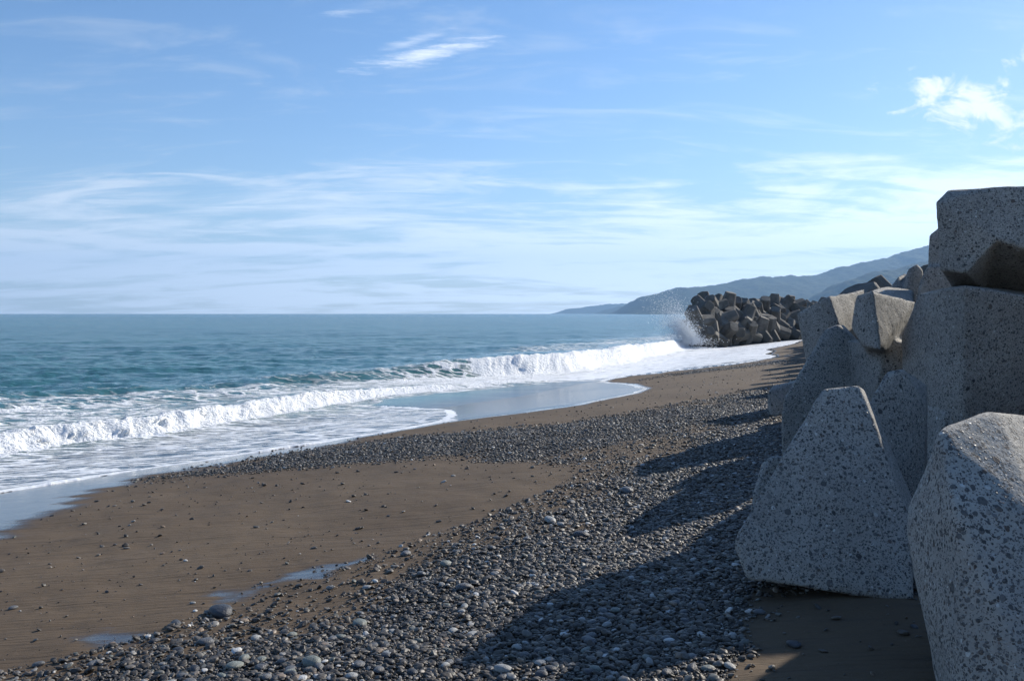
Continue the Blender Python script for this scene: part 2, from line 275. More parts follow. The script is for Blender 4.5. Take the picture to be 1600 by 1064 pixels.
def sand_material():
    m, t = mat('sand')
    pos = t.n('NewGeometry').outputs['Position']
    wet = t.attr('wet').outputs['Fac']; sh = t.attr('shingle').outputs['Fac']
    big = t.noise(pos, .35, 4, .6); mid = t.noise(pos, 3., 5, .6); fine = t.noise(pos, 160., 3, .7)
    streak = t.noise(t.mapping(pos, rot=(0, 0, R(-62)), sc=(.5, 5, 1)), 2.5, 5, .65)
    c = t.mix(t.ss(big, .3, .7), rgba(.084, .056, .033), rgba(.120, .083, .049))
    c = t.mix(t.m('MULTIPLY', t.ss(streak, .52, .75), .45), c, rgba(.075, .058, .045))
    c = t.mix(t.m('MULTIPLY', t.ss(fine, .35, .75), .35), c, rgba(.155, .122, .09))
    rip = t.noise(t.mapping(pos, rot=(0, 0, R(-8)), sc=(.35, 6., 1)), 3.2, 5, .6, .6)
    c = t.mix(t.m('MULTIPLY', t.ss(rip, .54, .70), .55), c, rgba(.050, .037, .027))
    # grit
    vo = t.n('TexVoronoi', {'feature': 'F1'}, Vector=pos, Scale=85.)
    grit = t.m('MULTIPLY', t.m('SUBTRACT', 1., t.ss(vo.outputs['Distance'], .10, .22)), t.ss(t.n('SeparateColor', None, Color=vo.outputs['Color']).outputs[0], .70, .74))
    gsel = t.n('SeparateColor', None, Color=vo.outputs['Color']).outputs[1]
    c = t.mix(t.m('MULTIPLY', grit, .8), c, t.mix(t.ss(gsel, .6, .7), rgba(.04, .036, .034), rgba(.24, .21, .18)))
    # gravel between the stones
    vg = t.n('TexVoronoi', {'feature': 'F1'}, Vector=pos, Scale=48.)
    gs = t.n('SeparateColor', None, Color=vg.outputs['Color']).outputs
    gcol = t.mix(gs[0], rgba(.022, .020, .018), rgba(.12, .108, .09))
    gcol = t.mix(t.ss(vg.outputs['Distance'], .25, .6), gcol, rgba(.012, .011, .010))
    shn = t.ss(t.m('ADD', sh, t.m('MULTIPLY', t.m('SUBTRACT', mid, .5), .7)), .35, .65)
    c = t.mix(shn, c, gcol)
    wetn = t.ss(t.m('ADD', wet, t.m('MULTIPLY', t.m('SUBTRACT', streak, .5), .7)), .15, .85)
    c = t.mix(wetn, c, t.mix(1., c, rgba(.42, .43, .47), 'MULTIPLY'))
    rough = t.mixf(wetn, t.mixf(shn, .88, .6), .07)
    h = t.m('ADD', t.m('MULTIPLY', fine, .0012), t.m('MULTIPLY', mid, .012))
    h = t.m('ADD', h, t.m('SUBTRACT', t.m('MULTIPLY', streak, .010), t.m('MULTIPLY', rip, .014)))
    h = t.m('SUBTRACT', h, t.m('MULTIPLY', t.m('MULTIPLY', vg.outputs['Distance'], shn), .016))
    h = t.m('ADD', h, t.m('MULTIPLY', grit, .004))
    bmp = t.n('Bump', None, Strength=t.mixf(wetn, .9, .10), Distance=1.0, Height=h)
    b = t.n('BsdfPrincipled', None, Base_Color=c, Roughness=rough, Normal=bmp.outputs[0])
    t.set(b.inputs['Specular IOR Level'], t.mixf(wetn, .25, .5))
    t.n('OutputMaterial', None, Surface=b.outputs[0])
    return m


def sea_material():
    m, t = mat('sea_water')
    pos = t.n('NewGeometry').outputs['Position']
    foam = t.attr('foam').outputs['Fac']; shal_transl = t.attr('shallow_translucent').outputs['Fac']; lace = t.attr('lace').outputs['Fac']
    along = t.mapping(pos, rot=(0, 0, R(-62)), sc=(.38, 1.25, 1))
    patch = t.noise(t.mapping(pos, rot=(0, 0, R(-10)), sc=(.25, 1, 1)), .03, 4, .6)
    deep = t.mix(t.ss(patch, .35, .65), rgba(.022, .105, .122), rgba(.040, .140, .148))
    green = rgba(.085, .185, .165)
    c = t.mix(shal_transl, deep, green)
    sand = t.attr('overbeach').outputs['Fac']
    c = t.mix(sand, c, rgba(.055, .055, .055))
    # foam breakup: lacy cells and streaks
    warp = t.n('TexNoise', None, Vector=along, Scale=1.2, Detail=3.)
    wv = t.vm('ADD', along, t.vm('MULTIPLY', warp.outputs['Color'], (.9, .9, 0)))
    n_a = t.noise(wv, 1.6, 7, .62); n_b = t.noise(wv, 7., 5, .65)
    vor = t.n('TexVoronoi', {'feature': 'DISTANCE_TO_EDGE'}, Vector=wv, Scale=2.6).outputs[0]
    cell = t.m('SUBTRACT', 1., t.ss(vor, .02, .20))
    tex = t.m('ADD', t.m('MULTIPLY', n_a, .55), t.m('ADD', t.m('MULTIPLY', n_b, .30), t.m('MULTIPLY', cell, .17)))
    # tex has mean ~.5 ; foam 1 = solid
    f = t.ss(t.m('SUBTRACT', t.m('ADD', tex, t.m('MULTIPLY', foam, .62)), .78), -.07, .13)
    f = t.m('MULTIPLY', f, t.mixf(sand, 1., .80))
    # little whitecaps far out
    cap = t.noise(t.mapping(pos, rot=(0, 0, R(-8)), sc=(.35, 1.2, 1)), .55, 5, .7)
    capf = t.m('MULTIPLY', t.ss(cap, .705, .75), t.attr('offshore').outputs['Fac'])
    f = t.m('MAXIMUM', f, t.m('MULTIPLY', capf, .8))
    calm = t.attr('calm').outputs['Fac']
    # ripples
    p2 = t.mapping(pos, rot=(0, 0, R(-25)), sc=(.45, 1, 1))
    r1 = t.noise(p2, .55, 3, .6); r2 = t.noise(p2, 2.4, 4, .62); r3 = t.noise(p2, 9., 3, .6)
    off = t.attr('offshore').outputs['Fac']
    h = t.m('ADD', t.m('MULTIPLY', r1, t.mixf(off, .05, .55)), t.m('ADD', t.m('MULTIPLY', r2, t.mixf(off, .03, .14)), t.m('MULTIPLY', r3, .018)))
    fz = t.noise(pos, 9., 4, .65)
    h = t.m('ADD', h, t.m('MULTIPLY', t.m('MULTIPLY', fz, f), t.mixf(sand, .16, .03)))
    bmp = t.n('Bump', None, Strength=t.mixf(calm, 1., .12), Distance=1., Height=h)
    wat = t.n('BsdfPrincipled', None, Base_Color=c, Roughness=t.m('ADD', t.mixf(off, .08, .22), t.m('MULTIPLY', calm, .12)), IOR=1.33, Normal=bmp.outputs[0])
    wat.inputs['Specular IOR Level'].default_value = .5
    fo = t.n('BsdfPrincipled', None, Base_Color=rgba(.90, .92, .93), Roughness=.8, Normal=bmp.outputs[0])
    fo.inputs['Subsurface Weight'].default_value = 0.
    sh = t.n('MixShader', None, i0=f, i1=wat.outputs[0], i2=fo.outputs[0])
    t.n('OutputMaterial', None, Surface=sh.outputs[0])
    return m


def concrete_material(name, base, dark, scale=1., warm=0.):
    m, t = mat(name)
    oc = t.n('TexCoord').outputs['Object']
    big = t.noise(oc, 1.6, 5, .6); mid = t.noise(oc, 9., 5, .65); fine = t.noise(oc, 70., 3, .7)
    c = t.mix(t.ss(big, .3, .7), rgba(*[v * .82 for v in base]), rgba(*[v * 1.12 for v in base]))
    c = t.mix(t.m('MULTIPLY', t.ss(mid, .5, .8), .4), c, rgba(*[v * .6 for v in base]))
    c = t.mix(t.m('MULTIPLY', t.ss(fine, .45, .75), .3), c, rgba(*[min(1, v * 1.5) for v in base]))
    hs = t.m('ADD', t.m('MULTIPLY', mid, .010), t.m('MULTIPLY', fine, .0035))
    for sc, keep, seed in ((110., .2, 7.), (38., .40, 0.), (66., .30, 11.), (22., .88, 5.)):
        wv = t.vm('ADD', t.mapping(oc, loc=(seed, seed * 2, 3)), t.vm('MULTIPLY', t.n('TexNoise', None, Vector=oc, Scale=sc * .8, Detail=1.).outputs['Color'], (.018, .018, .018)))
        v = t.n('TexVoronoi', {'feature': 'F1'}, Vector=wv, Scale=sc * scale)
        cc = t.n('SeparateColor', None, Color=v.outputs['Color']).outputs
        pick = t.ss(cc[0], keep, keep + .04)
        st = t.m('MULTIPLY', t.m('SUBTRACT', 1., t.ss(v.outputs['Distance'], t.m('ADD', .18, t.m('MULTIPLY', cc[2], .22)), t.m('ADD', .24, t.m('MULTIPLY', cc[2], .24)))), pick)
        ramp = t.n('ValToRGB', None, Fac=cc[1])
        e = ramp.color_ramp.elements
        e[0].position = 0; e[0].color = rgba(*[q * .55 for q in dark]); e[1].position = .62; e[1].color = rgba(*[q * 1.25 for q in dark])
        for p_, col in ((.74, (.13, .10, .08)), (.82, (.18, .175, .165)), (.93, (.34, .33, .30)), (.985, (.55, .54, .50))):
            x = e.new(p_); x.color = rgba(*col)
        c = t.mix(st, c, ramp.outputs[0])
        hs = t.m('ADD', hs, t.m('MULTIPLY', st, .004 if sc > 20 else .006))
    bmp = t.n('Bump', None, Strength=.9, Distance=1., Height=hs)
    b = t.n('BsdfPrincipled', None, Base_Color=c, Roughness=.86, Normal=bmp.outputs[0])
    b.inputs['Specular IOR Level'].default_value = .25
    t.n('OutputMaterial', None, Surface=b.outputs[0])
    return m


def far_concrete_material():
    m, t = mat('weathered_concrete')
    oc = t.n('TexCoord').outputs['Object']; pos = t.n('NewGeometry').outputs['Position']
    rnd = t.n('ObjectInfo').outputs['Random']
    big = t.noise(oc, 1.2, 5, .65); fine = t.noise(oc, 14., 4, .7)
    z = t.n('SeparateXYZ', None, Vector=pos).outputs[2]
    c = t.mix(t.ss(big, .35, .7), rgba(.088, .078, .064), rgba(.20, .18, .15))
    c = t.mix(t.m('MULTIPLY', t.ss(fine, .5, .8), .5), c, rgba(.08, .075, .065))
    c = t.mix(t.m('MULTIPLY', rnd, .45), c, rgba(.10, .092, .08))
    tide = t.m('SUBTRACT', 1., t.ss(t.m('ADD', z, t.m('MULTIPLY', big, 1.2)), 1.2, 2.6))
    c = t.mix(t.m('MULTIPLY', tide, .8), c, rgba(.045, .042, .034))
    bmp = t.n('Bump', None, Strength=.8, Distance=1., Height=t.m('MULTIPLY', fine, .05))
    b = t.n('BsdfPrincipled', None, Base_Color=c, Roughness=.85, Normal=bmp.outputs[0])
    t.n('OutputMaterial', None, Surface=b.outputs[0])
    return m


def stone_material(name, instancer):
    m, t = mat(name)
    oc = t.n('TexCoord').outputs['Object']
    if instancer: tone = t.attr('tone', 'INSTANCER').outputs['Fac']
    else: tone = t.n('ObjectInfo').outputs['Random']
    ramp = t.n('ValToRGB', None, Fac=tone); e = ramp.color_ramp.elements
    e[0].position = 0; e[0].color = rgba(.019, .016, .013); e[1].position = .5; e[1].color = rgba(.098, .084, .068)
    for p_, col in ((.68, (.15, .135, .115)), (.76, (.10, .11, .095)), (.84, (.19, .125, .075)), (.92, (.22, .215, .20)), (.97, (.33, .32, .30)), (.995, (.55, .54, .51))):
        x = e.new(p_); x.color = rgba(*col)
    n = t.noise(oc, 2.2, 4, .7)
    c = t.mix(t.m('MULTIPLY', t.ss(n, .45, .8), .4), ramp.outputs[0], t.mix(1., ramp.outputs[0], rgba(.5, .5, .5), 'MULTIPLY'))
    b = t.n('BsdfPrincipled', None, Base_Color=c, Roughness=.55)
    b.inputs['Specular IOR Level'].default_value = .45
    t.n('OutputMaterial', None, Surface=b.outputs[0])
    return m


def tone_material(name, col, rough=.5):
    m, t = mat(name)
    oc = t.n('TexCoord').outputs['Object']
    n = t.noise(oc, 3., 5, .7); k = t.noise(t.mapping(oc, sc=(1, 1, 3)), 9., 4, .7)
    rnd = t.n('ObjectInfo').outputs['Random']
    c = t.mix(t.ss(n, .35, .75), rgba(*col), rgba(*[v * .6 for v in col]))
    c = t.mix(t.m('MULTIPLY', t.ss(k, .58, .7), .4), c, rgba(*[min(1, v * 1.6) for v in col]))
    c = t.mix(t.m('MULTIPLY', rnd, .35), c, rgba(*[v * .55 for v in col]))
    bmp = t.n('Bump', None, Strength=.35, Distance=.05, Height=n)
    b = t.n('BsdfPrincipled', None, Base_Color=c, Roughness=rough, Normal=bmp.outputs[0])
    t.n('OutputMaterial', None, Surface=b.outputs[0])
    return m


def forest_material():
    m, t = mat('forested_slope')
    pos = t.n('NewGeometry').outputs['Position']
    n = t.noise(pos, .03, 6, .7); big = t.noise(pos, .004, 4, .6)
    c = t.mix(t.ss(n, .35, .7), rgba(.018, .030, .016), rgba(.055, .075, .035))
    c = t.mix(t.m('MULTIPLY', t.ss(big, .5, .75), .4), c, rgba(.075, .085, .045))
    bmp = t.n('Bump', None, Strength=1., Distance=12., Height=n)
    b = t.n('BsdfPrincipled', None, Base_Color=c, Roughness=.95, Normal=bmp.outputs[0])
    b.inputs['Specular IOR Level'].default_value = .05
    t.n('OutputMaterial', None, Surface=b.outputs[0])
    return m


def spray_material():
    m, t = mat('sea_spray')
    n = t.noise(t.n('NewGeometry').outputs['Position'], 8., 3, .6)
    c = t.mix(n, rgba(.92, .94, .96), rgba(.86, .90, .94))
    a = t.n('BsdfDiffuse', None, Color=c); b = t.n('BsdfTranslucent', None, Color=c)
    t.n('OutputMaterial', None, Surface=t.n('MixShader', None, i0=.55, i1=a.outputs[0], i2=b.outputs[0]).outputs[0])
    return m


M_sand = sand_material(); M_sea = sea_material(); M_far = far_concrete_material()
M_conc = concrete_material('exposed_aggregate_concrete', (.345, .328, .292), (.125, .123, .118))
M_stone = stone_material('pebble_mix', True)
M_forest = forest_material(); M_spray = spray_material()
TONES = {'p': tone_material('pale_grey_stone', (.34, .34, .32)), 'd': tone_material('dark_slate_stone', (.055, .058, .065)),
         'g': tone_material('grey_green_stone', (.19, .205, .175)), 'b': tone_material('blue_grey_stone', (.13, .132, .135)),
         't': tone_material('tan_stone', (.24, .17, .11)), 'w': tone_material('white_stone', (.66, .65, .61))}

# ------------------------------------------------------------------ beach (ground)
def fan(az, r):
    A, Rr = np.meshgrid(az, r)
    return (Rr * np.sin(A)).ravel(), (Rr * np.cos(A)).ravel()

def az_steps(lo, hi, n_in, n_out):
    return np.unique(np.concatenate([np.linspace(R(lo), R(-33), n_out, endpoint=False), np.linspace(R(-33), R(33), n_in), np.linspace(R(33), R(hi), n_out)]))

az = az_steps(-150, 150, 340, 40)
r = np.concatenate([np.linspace(.6, 3.4, 30, endpoint=False), 1 / np.linspace(1 / 3.4, 1 / 120, 330, endpoint=False), np.geomspace(120, 8800, 40)])
bx, by = fan(az, r)
bz = beach_z(bx, by)
rr = np.hypot(bx, by)
near = np.clip(1.3 - rr / 60, 0, 1)
in_sh = np.maximum(np.maximum(sdist(bx, by, SHINGLE_COARSE), sdist(bx, by, SHINGLE_FINE)), sdist(bx, by, SHINGLE_FAR) * .8)
shingle = sstep(in_sh + (fbm(bx * 1.0, by * 1.0, 81, 4) - .5) * 2.2, .0, 1.5) * (1 - .95 * sstep(sdist(bx, by, BARE_SHADE) + (fbm(bx * 4, by * 4, 83, 3) - .5) * .35, -.2, .05))
shingle = np.where(rr > 110, .5, shingle)
pools = [POOL_A, POOL_B, POOL_C]
wet = np.maximum(sstep(sdist(bx, by, MIRROR), -.15, .35), sstep(sdist(bx, by, WET_LEFT) + (fbm(bx * .5, by * 3.5, 5) - .5) * 1.1, -.45, .6))
for p in pools: wet = np.maximum(wet, .72 * sstep(sdist(bx, by, p) + (fbm(bx * 3, by * 8, 5) - .5) * .30, -.10, .10))
seapoly = SWASH_EDGE + [(39, 110), (80, 200), (250, 600), (3800, 9000), (-9500, 9000), (-9500, -60)]
es = sdist(bx, by, seapoly)
wet = np.maximum(wet, sstep(es, -.55, -.05))
relief = (fbm(bx * .9, by * .9, 11) - .5) * .07 + (fbm(bx * 4, by * 4, 12) - .5) * .02
bz = bz + relief * near * (1 - .9 * wet)
mound = sdist(bx, by, SHINGLE_COARSE)
bz = bz + sstep(mound, 0, 1.2) * .03 * near
ground = mesh_obj('beach', np.stack([bx, by, bz], 1), grid_faces(len(r), len(az)), M_sand, True, {'wet': wet, 'shingle': shingle})
tag(ground, kind='structure')


def ground_z(x, y):
    x = np.asarray(x, float); y = np.asarray(y, float)
    w_ = np.zeros_like(x); n_ = np.clip(1.3 - np.hypot(x, y) / 60, 0, 1)
    rel = (fbm(x * .9, y * .9, 11) - .5) * .07 + (fbm(x * 4, y * 4, 12) - .5) * .02
    w_ = sstep(sdist(x, y, MIRROR), -.15, .35)
    return beach_z(x, y) + rel * n_ * (1 - .9 * w_) + sstep(sdist(x, y, SHINGLE_COARSE), 0, 1.2) * .03 * n_


# ------------------------------------------------------------------ sea
az = az_steps(-80, 60, 700, 24)
rows = 1 / np.linspace(1 / 9.0, 1 / 1200, 540, endpoint=False)
r = np.concatenate([rows, np.geomspace(1200, 8900, 30)])
sx, sy = fan(az, r); rr = np.hypot(sx, sy)
zs = beach_z(sx, sy)
rel = (fbm(sx * .9, sy * .9, 11) - .5) * .07 + (fbm(sx * 4, sy * 4, 12) - .5) * .02
wobble = (fbm(sx * 1.3, sy * 1.3, 21, 3) - .5) * .35
e = sdist(sx, sy, seapoly) + wobble * np.clip(1.2 - rr / 80, .2, 1)
W = np.interp(sy, WY, WX); v = (W - sx) * .87                                # metres seaward of the shore line
d1, s1, t1 = poly_dist(sx, sy, WAVE_INNER); q1 = d1 * s1 + (fbm(sx * .3, sy * .3, 31, 3) - .5) * 1.1
d2, s2, t2 = poly_dist(sx, sy, WAVE_OUTER); q2 = d2 * s2 + (fbm(sx * .22, sy * .22, 32, 3) - .5) * 1.2
a1 = np.interp(t1, range(len(WAVE_INNER)), [.25, .3, .34, .36, .38, .38, .35, .17, .10, .05])
a2 = np.interp(t2, range(len(WAVE_OUTER)), [.10, .15, .2, .3, .5, .7, .82, .88, .9, .85, .75, .5])
end2 = np.where((t2 >= len(WAVE_OUTER) - 1.001) & (d2 > .6), np.exp(-np.maximum(d2 - .6, 0) / 1.2), 1.)
end1 = np.where((t1 >= len(WAVE_INNER) - 1.001), np.exp(-d1 / 1.5), 1.)
a1 = a1 * end1; a2 = a2 * end2
prof = lambda q, fw, bk: np.where(q < 0, 0, np.where(q < fw, sstep(q, 0, fw), np.exp(-((q - fw) / bk) ** 1.3)))
swell = np.zeros_like(sx)
for lam, ang, amp, ph in ((17., -62, .10, .3), (9.5, -48, .06, 1.2), (6., -80, .045, 2.2), (3.4, -55, .028, .7), (2.1, -88, .018, 4.)):
    k = 2 * math.pi / lam; ca, sa = math.cos(R(ang)), math.sin(R(ang))
    wv = np.sin(k * (sx * ca + sy * sa) + ph + 3 * fbm(sx / lam / 2, sy / lam / 2, 40, 2))
    swell += amp * wv * np.clip(1 - rr / (lam * 45), 0, 1)
chop = (fbm(sx * .5, sy * .9, 41, 5, .6) - .5) * .5 * np.clip(1 - rr / 350, 0, 1)
offs = sstep(v, 9, 16)
sea = (swell + chop) * (.25 + .75 * offs) - .03
w1 = a1 * prof(q1, .75, 1.9); w2 = a2 * prof(q2, 1.25, 2.8)
lump1 = (fbm(sx * 4.5, sy * 4.5, 51, 4, .6) - .5) * .22 * np.clip(a1 * 2.6, 0, 1) * np.exp(-((q1 - .6) / .8) ** 2)
white2 = np.interp(t2, [0, 3.5, 5, 5.9, 6.3, 20], [.15, .3, .45, .55, 1, 1])
lump2 = (fbm(sx * 3.2, sy * 3.2, 52, 4, .6) - .5) * .30 * white2 * np.exp(-((q2 - 1.1) / 1.2) ** 2) * end2
sea = sea + np.maximum(w1, 0) + w2 + lump1 + lump2
film = .002 + .010 * sstep(e, 0, .3) + .05 * sstep(e, 0, 2.5) + .016 * np.exp(-((e - .14) / .07) ** 2) + (fbm(sx * 3, sy * 3, 61, 4) - .5) * .03 * sstep(e, .1, 1.)
calm0 = sstep(sdist(sx, sy, MIRROR), -.4, .4)
sea = sea * (1 - .8 * calm0)
film = film * (1 - calm0) + (.002 + .012 * sstep(e, 0, .5)) * calm0
rel = rel * (1 - .9 * calm0)
zw = np.maximum(sea, zs + rel * np.clip(1.3 - rr / 60, 0, 1) + film)
zw = np.where(e > 0, zw, zs - .004 - np.minimum(-e, 1) * .25)
# foam cover
old = fbm(sx * .22, sy * .35, 71, 4)
f1 = np.clip(a1 / .18, 0, 1) * sstep(q1, -.35, .02) * (1 - sstep(q1, .65, 1.2))
tr1 = np.clip(a1 / .3, .25, 1) * sstep(q1, .2, .8) * np.exp(-np.maximum(q1 - 1, 0) / 2.6) * .46
f2 = white2 * sstep(q2, -.35, .05) * (1 - sstep(q2, 1.5, 2.4)) * end2
tr2 = np.clip(a2, .4, 1) * sstep(q2, -2.5, .0) * np.exp(-np.maximum(q2 - .6, 0) / 2.2) * .66 * (.6 + .8 * old) * end2
between = sstep(q1, .5, 2) * (1 - sstep(q2, -.5, 1.)) * (.33 + .30 * old) * np.where(s1 > 0, 1, 0)
infl = np.where(s1 > 0, 0, 1) * sstep(e, -.05, .1)
tail = sstep(t1, 6.2, 8.)
swash = infl * (.42 + .22 * (fbm(sx * .5, sy * .9, 72, 4) - .4)) + (1 - infl) * tail * sstep(e, 0, .2) * (1 - sstep(q2, -.2, .5)) * .68
farsw = sstep(sy, 36, 50) * sstep(e, 0, .1) * (1 - sstep(q2, -.3, .4)) * .62
edge = np.exp(-((e - .07) / .10) ** 2) * 1.0
patch2 = sstep(sy, 60, 75) * np.exp(-((v - 17) / 4.5) ** 2) * .45 * (.4 + old)
calm = sstep(sdist(sx, sy, MIRROR), -.12, .2)
dt, _, _ = poly_dist(sx, sy, TONGUE)
tong = np.exp(-(dt / .16) ** 2) * (calm < .95)
foam = np.max(np.stack([f1, tr1, f2, tr2, between, swash, farsw, edge, patch2]), 0) * (e > -.3) * (1 - calm)
foam = np.maximum(foam, tong * (e > -.1))
shal_transl = np.clip(np.maximum.reduce([w2 / 1.0 * sstep(q2, -.3, .3) * .9, (1 - sstep(v, 8, 22)) * .55 * sstep(v, 3, 6), w1]), 0, 1)  # green for shallows; light through wave faces put into the same colour
overb = 1 - sstep(zw - zs, .02, .30)
ss_ = sx * .5 + sy * .87
roll = np.clip(f1 + f2, 0, 1) * (e > .3)
push = ((fbm(ss_ * 2.6, zw * 5 + sx * .6, 91, 4, .6) - .5) * .5) * roll
sx = sx + .87 * push; sy = sy - .5 * push
sea_o = mesh_obj('sea', np.stack([sx, sy, zw], 1), grid_faces(len(r), len(az)), M_sea, True,
                 {'foam': foam, 'shallow_translucent': shal_transl, 'offshore': sstep(v, 10, 30), 'overbeach': overb, 'calm': calm, 'lace': old})
tag(sea_o, kind='structure')

# ------------------------------------------------------------------ hills
def hill(name, dist, prof_px, depth, seed, noise_amp):
    xs = np.array([(p - 800) / 1386 * dist for p, _ in prof_px]); hs = np.array([h / 1386 * dist for _, h in prof_px])
    nx, ny = 300, 56
    gx_ = np.linspace(xs[0], xs[-1], nx); u = np.linspace(-1, 1, ny)
    X, U = np.meshgrid(gx_, u); X = X.ravel(); U = U.ravel()
    Y = dist + U * depth + (X - xs[0]) * .05
    crest = np.interp(X, xs, hs) + (fbm(X / (dist * .011), X * 0 + 3, seed + 9, 4) - .5) * noise_amp * 1.2 * np.clip(np.interp(X, xs, hs) / 60, .15, 1)
    shape = np.clip(1 - np.abs(U), 0, 1) ** .75
    spur = (fbm(X / (depth * .30), Y / (depth * .5), seed, 5) - .5) * noise_amp * 6.0 * np.clip(1 - np.abs(U), 0, 1) * np.clip(np.abs(U) * 3, 0, 1)
    Z = crest * shape + spur * np.clip(np.interp(X, xs, hs) / 90, 0, 1) + (fbm(X / 14, Y / 14, seed + 2, 2) - .5) * 10 * np.clip(crest / 60, 0, 1) - 1.5 * (1 - shape)
    o = mesh_obj(name, np.stack([X, Y, Z], 1), grid_faces(ny, nx), M_forest, True)
    return tag(o, kind='structure')

hill('hills', 4200, [(968, 0), (978, 6), (990, 17), (1010, 30), (1060, 40), (1100, 44), (1140, 50), (1180, 58), (1230, 61), (1262, 60), (1290, 66), (1330, 78), (1390, 90), (1450, 107), (1600, 150), (1850, 190), (2100, 160)], 900, 1, 16)
hill('hills', 2900, [(1255, 0), (1272, 16), (1290, 32), (1319, 50), (1359, 66), (1412, 74), (1500, 96), (1700, 120), (2200, 130)], 600, 21, 10)
hill('hills', 7600, [(860, 0), (872, 3), (885, 8), (905, 9), (925, 13), (945, 15), (980, 16), (1020, 14), (1100, 10)], 600, 41, 12)
hill('hills', 5900, [(930, 0), (945, 6), (965, 11), (985, 14), (1010, 16), (1060, 10)], 500, 61, 10)

# ------------------------------------------------------------------ concrete armour blocks, near
def hull_bm(pts):
    bm = bmesh.new()
    for p in pts: bm.verts.new(p)
    res = bmesh.ops.convex_hull(bm, input=bm.verts)
    for g in ('geom_interior', 'geom_unused'):
        for v_ in res[g]:
            if isinstance(v_, bmesh.types.BMVert) and v_.is_valid and not v_.link_faces: bm.verts.remove(v_)
    bmesh.ops.dissolve_limit(bm, angle_limit=R(4), verts=bm.verts, edges=bm.edges)
    return bm

def merged_mesh(hulls, base, name):
    big = bmesh.new()
    for h in hulls:
        b = hull_bm([Vector(p) - base for p in h]); tmp = bpy.data.meshes.new('tmp'); b.to_mesh(tmp); b.free()
        big.from_mesh(tmp); bpy.data.meshes.remove(tmp)
    bmesh.ops.triangulate(big, faces=big.faces)
    me = bpy.data.meshes.new(name); big.to_mesh(me); big.free()
    return me

def mesh_arrays(me):
    co = np.empty(len(me.vertices) * 3, np.float32); me.vertices.foreach_get('co', co)
    no = np.empty(len(me.vertices) * 3, np.float32); me.vertices.foreach_get('normal', no)
    return co.reshape(-1, 3), no.reshape(-1, 3)

def noise3(p, seed=0):
    return (fbm(p[:, 0] + p[:, 2] * .71, p[:, 1] - p[:, 2] * .53, seed, 3) + fbm(p[:, 2] + p[:, 0] * .37, p[:, 1] * .9 + p[:, 0] * .41, seed + 5, 3)) - 1

ICO1 = None
def ico(sub):
    bm = bmesh.new(); bmesh.ops.create_icosphere(bm, subdivisions=sub, radius=1)
    V = np.array([v_.co[:] for v_ in bm.verts]); Fc = np.array([[v_.index for v_ in f.verts] for f in bm.faces]); bm.free()
    return V, Fc

def euler_mats(a, b, c):
    ca, sa, cb, sb, cc, sc_ = np.cos(a), np.sin(a), np.cos(b), np.sin(b), np.cos(c), np.sin(c)
    Rz = np.zeros((len(a), 3, 3)); Rz[:, 0, 0] = cc; Rz[:, 0, 1] = -sc_; Rz[:, 1, 0] = sc_; Rz[:, 1, 1] = cc; Rz[:, 2, 2] = 1
    Ry = np.zeros_like(Rz); Ry[:, 0, 0] = cb; Ry[:, 0, 2] = sb; Ry[:, 1, 1] = 1; Ry[:, 2, 0] = -sb; Ry[:, 2, 2] = cb
    Rx = np.zeros_like(Rz); Rx[:, 0, 0] = 1; Rx[:, 1, 1] = ca; Rx[:, 1, 2] = -sa; Rx[:, 2, 1] = sa; Rx[:, 2, 2] = ca
    return Rz @ Ry @ Rx

def aggregate(me, n, parent, size):
    """small stones set flush into the face of a block"""
    me.calc_loop_triangles()
    T = np.empty(len(me.loop_triangles) * 3, np.int32); me.loop_triangles.foreach_get('vertices', T); T = T.reshape(-1, 3)
    co, _ = mesh_arrays(me)
    a, b, c = co[T[:, 0]], co[T[:, 1]], co[T[:, 2]]
    cr = np.cross(b - a, c - a); ar = np.linalg.norm(cr, axis=1); nn_ = cr / np.maximum(ar, 1e-9)[:, None]
    # only the faces one can see past: towards the beach and up
    wgt = ar * ((nn_[:, 1] < .25) | (nn_[:, 2] > .3))
    k = rng.choice(len(T), n, p=wgt / wgt.sum())
    u, v_ = rng.random(n), rng.random(n); fl = u + v_ > 1; u[fl] = 1 - u[fl]; v_[fl] = 1 - v_[fl]
    P = a[k] + (b[k] - a[k]) * u[:, None] + (c[k] - a[k]) * v_[:, None]; Nn = nn_[k]
    t = np.cross(Nn, rng.normal(size=(n, 3))); t /= np.linalg.norm(t, axis=1)[:, None]; s = np.cross(Nn, t)
    V, Fc = ico(1)
    L = size * np.exp(rng.normal(0, .36, n)); Wd = L * rng.uniform(.5, .9, n); H = L * rng.uniform(.16, .30, n)
    pts = P[:, None, :] + V[None, :, 0:1] * (t * L[:, None])[:, None] + V[None, :, 1:2] * (s * Wd[:, None])[:, None] + V[None, :, 2:3] * (Nn * H[:, None])[:, None]
    pts -= (Nn * (H * .6)[:, None])[:, None]
    Fa = (Fc[None] + (np.arange(n) * len(V))[:, None, None]).reshape(-1, 3)
    tone = np.repeat(np.clip(rng.beta(1.3, 2.0, n) + (rng.random(n) < .10) * .45, 0, 1), len(V))
    o = mesh_obj('aggregate', pts.reshape(-1, 3), Fa, M_agg, True, {'tone': tone}, parent)
    o['kind'] = 'stuff'
    return o

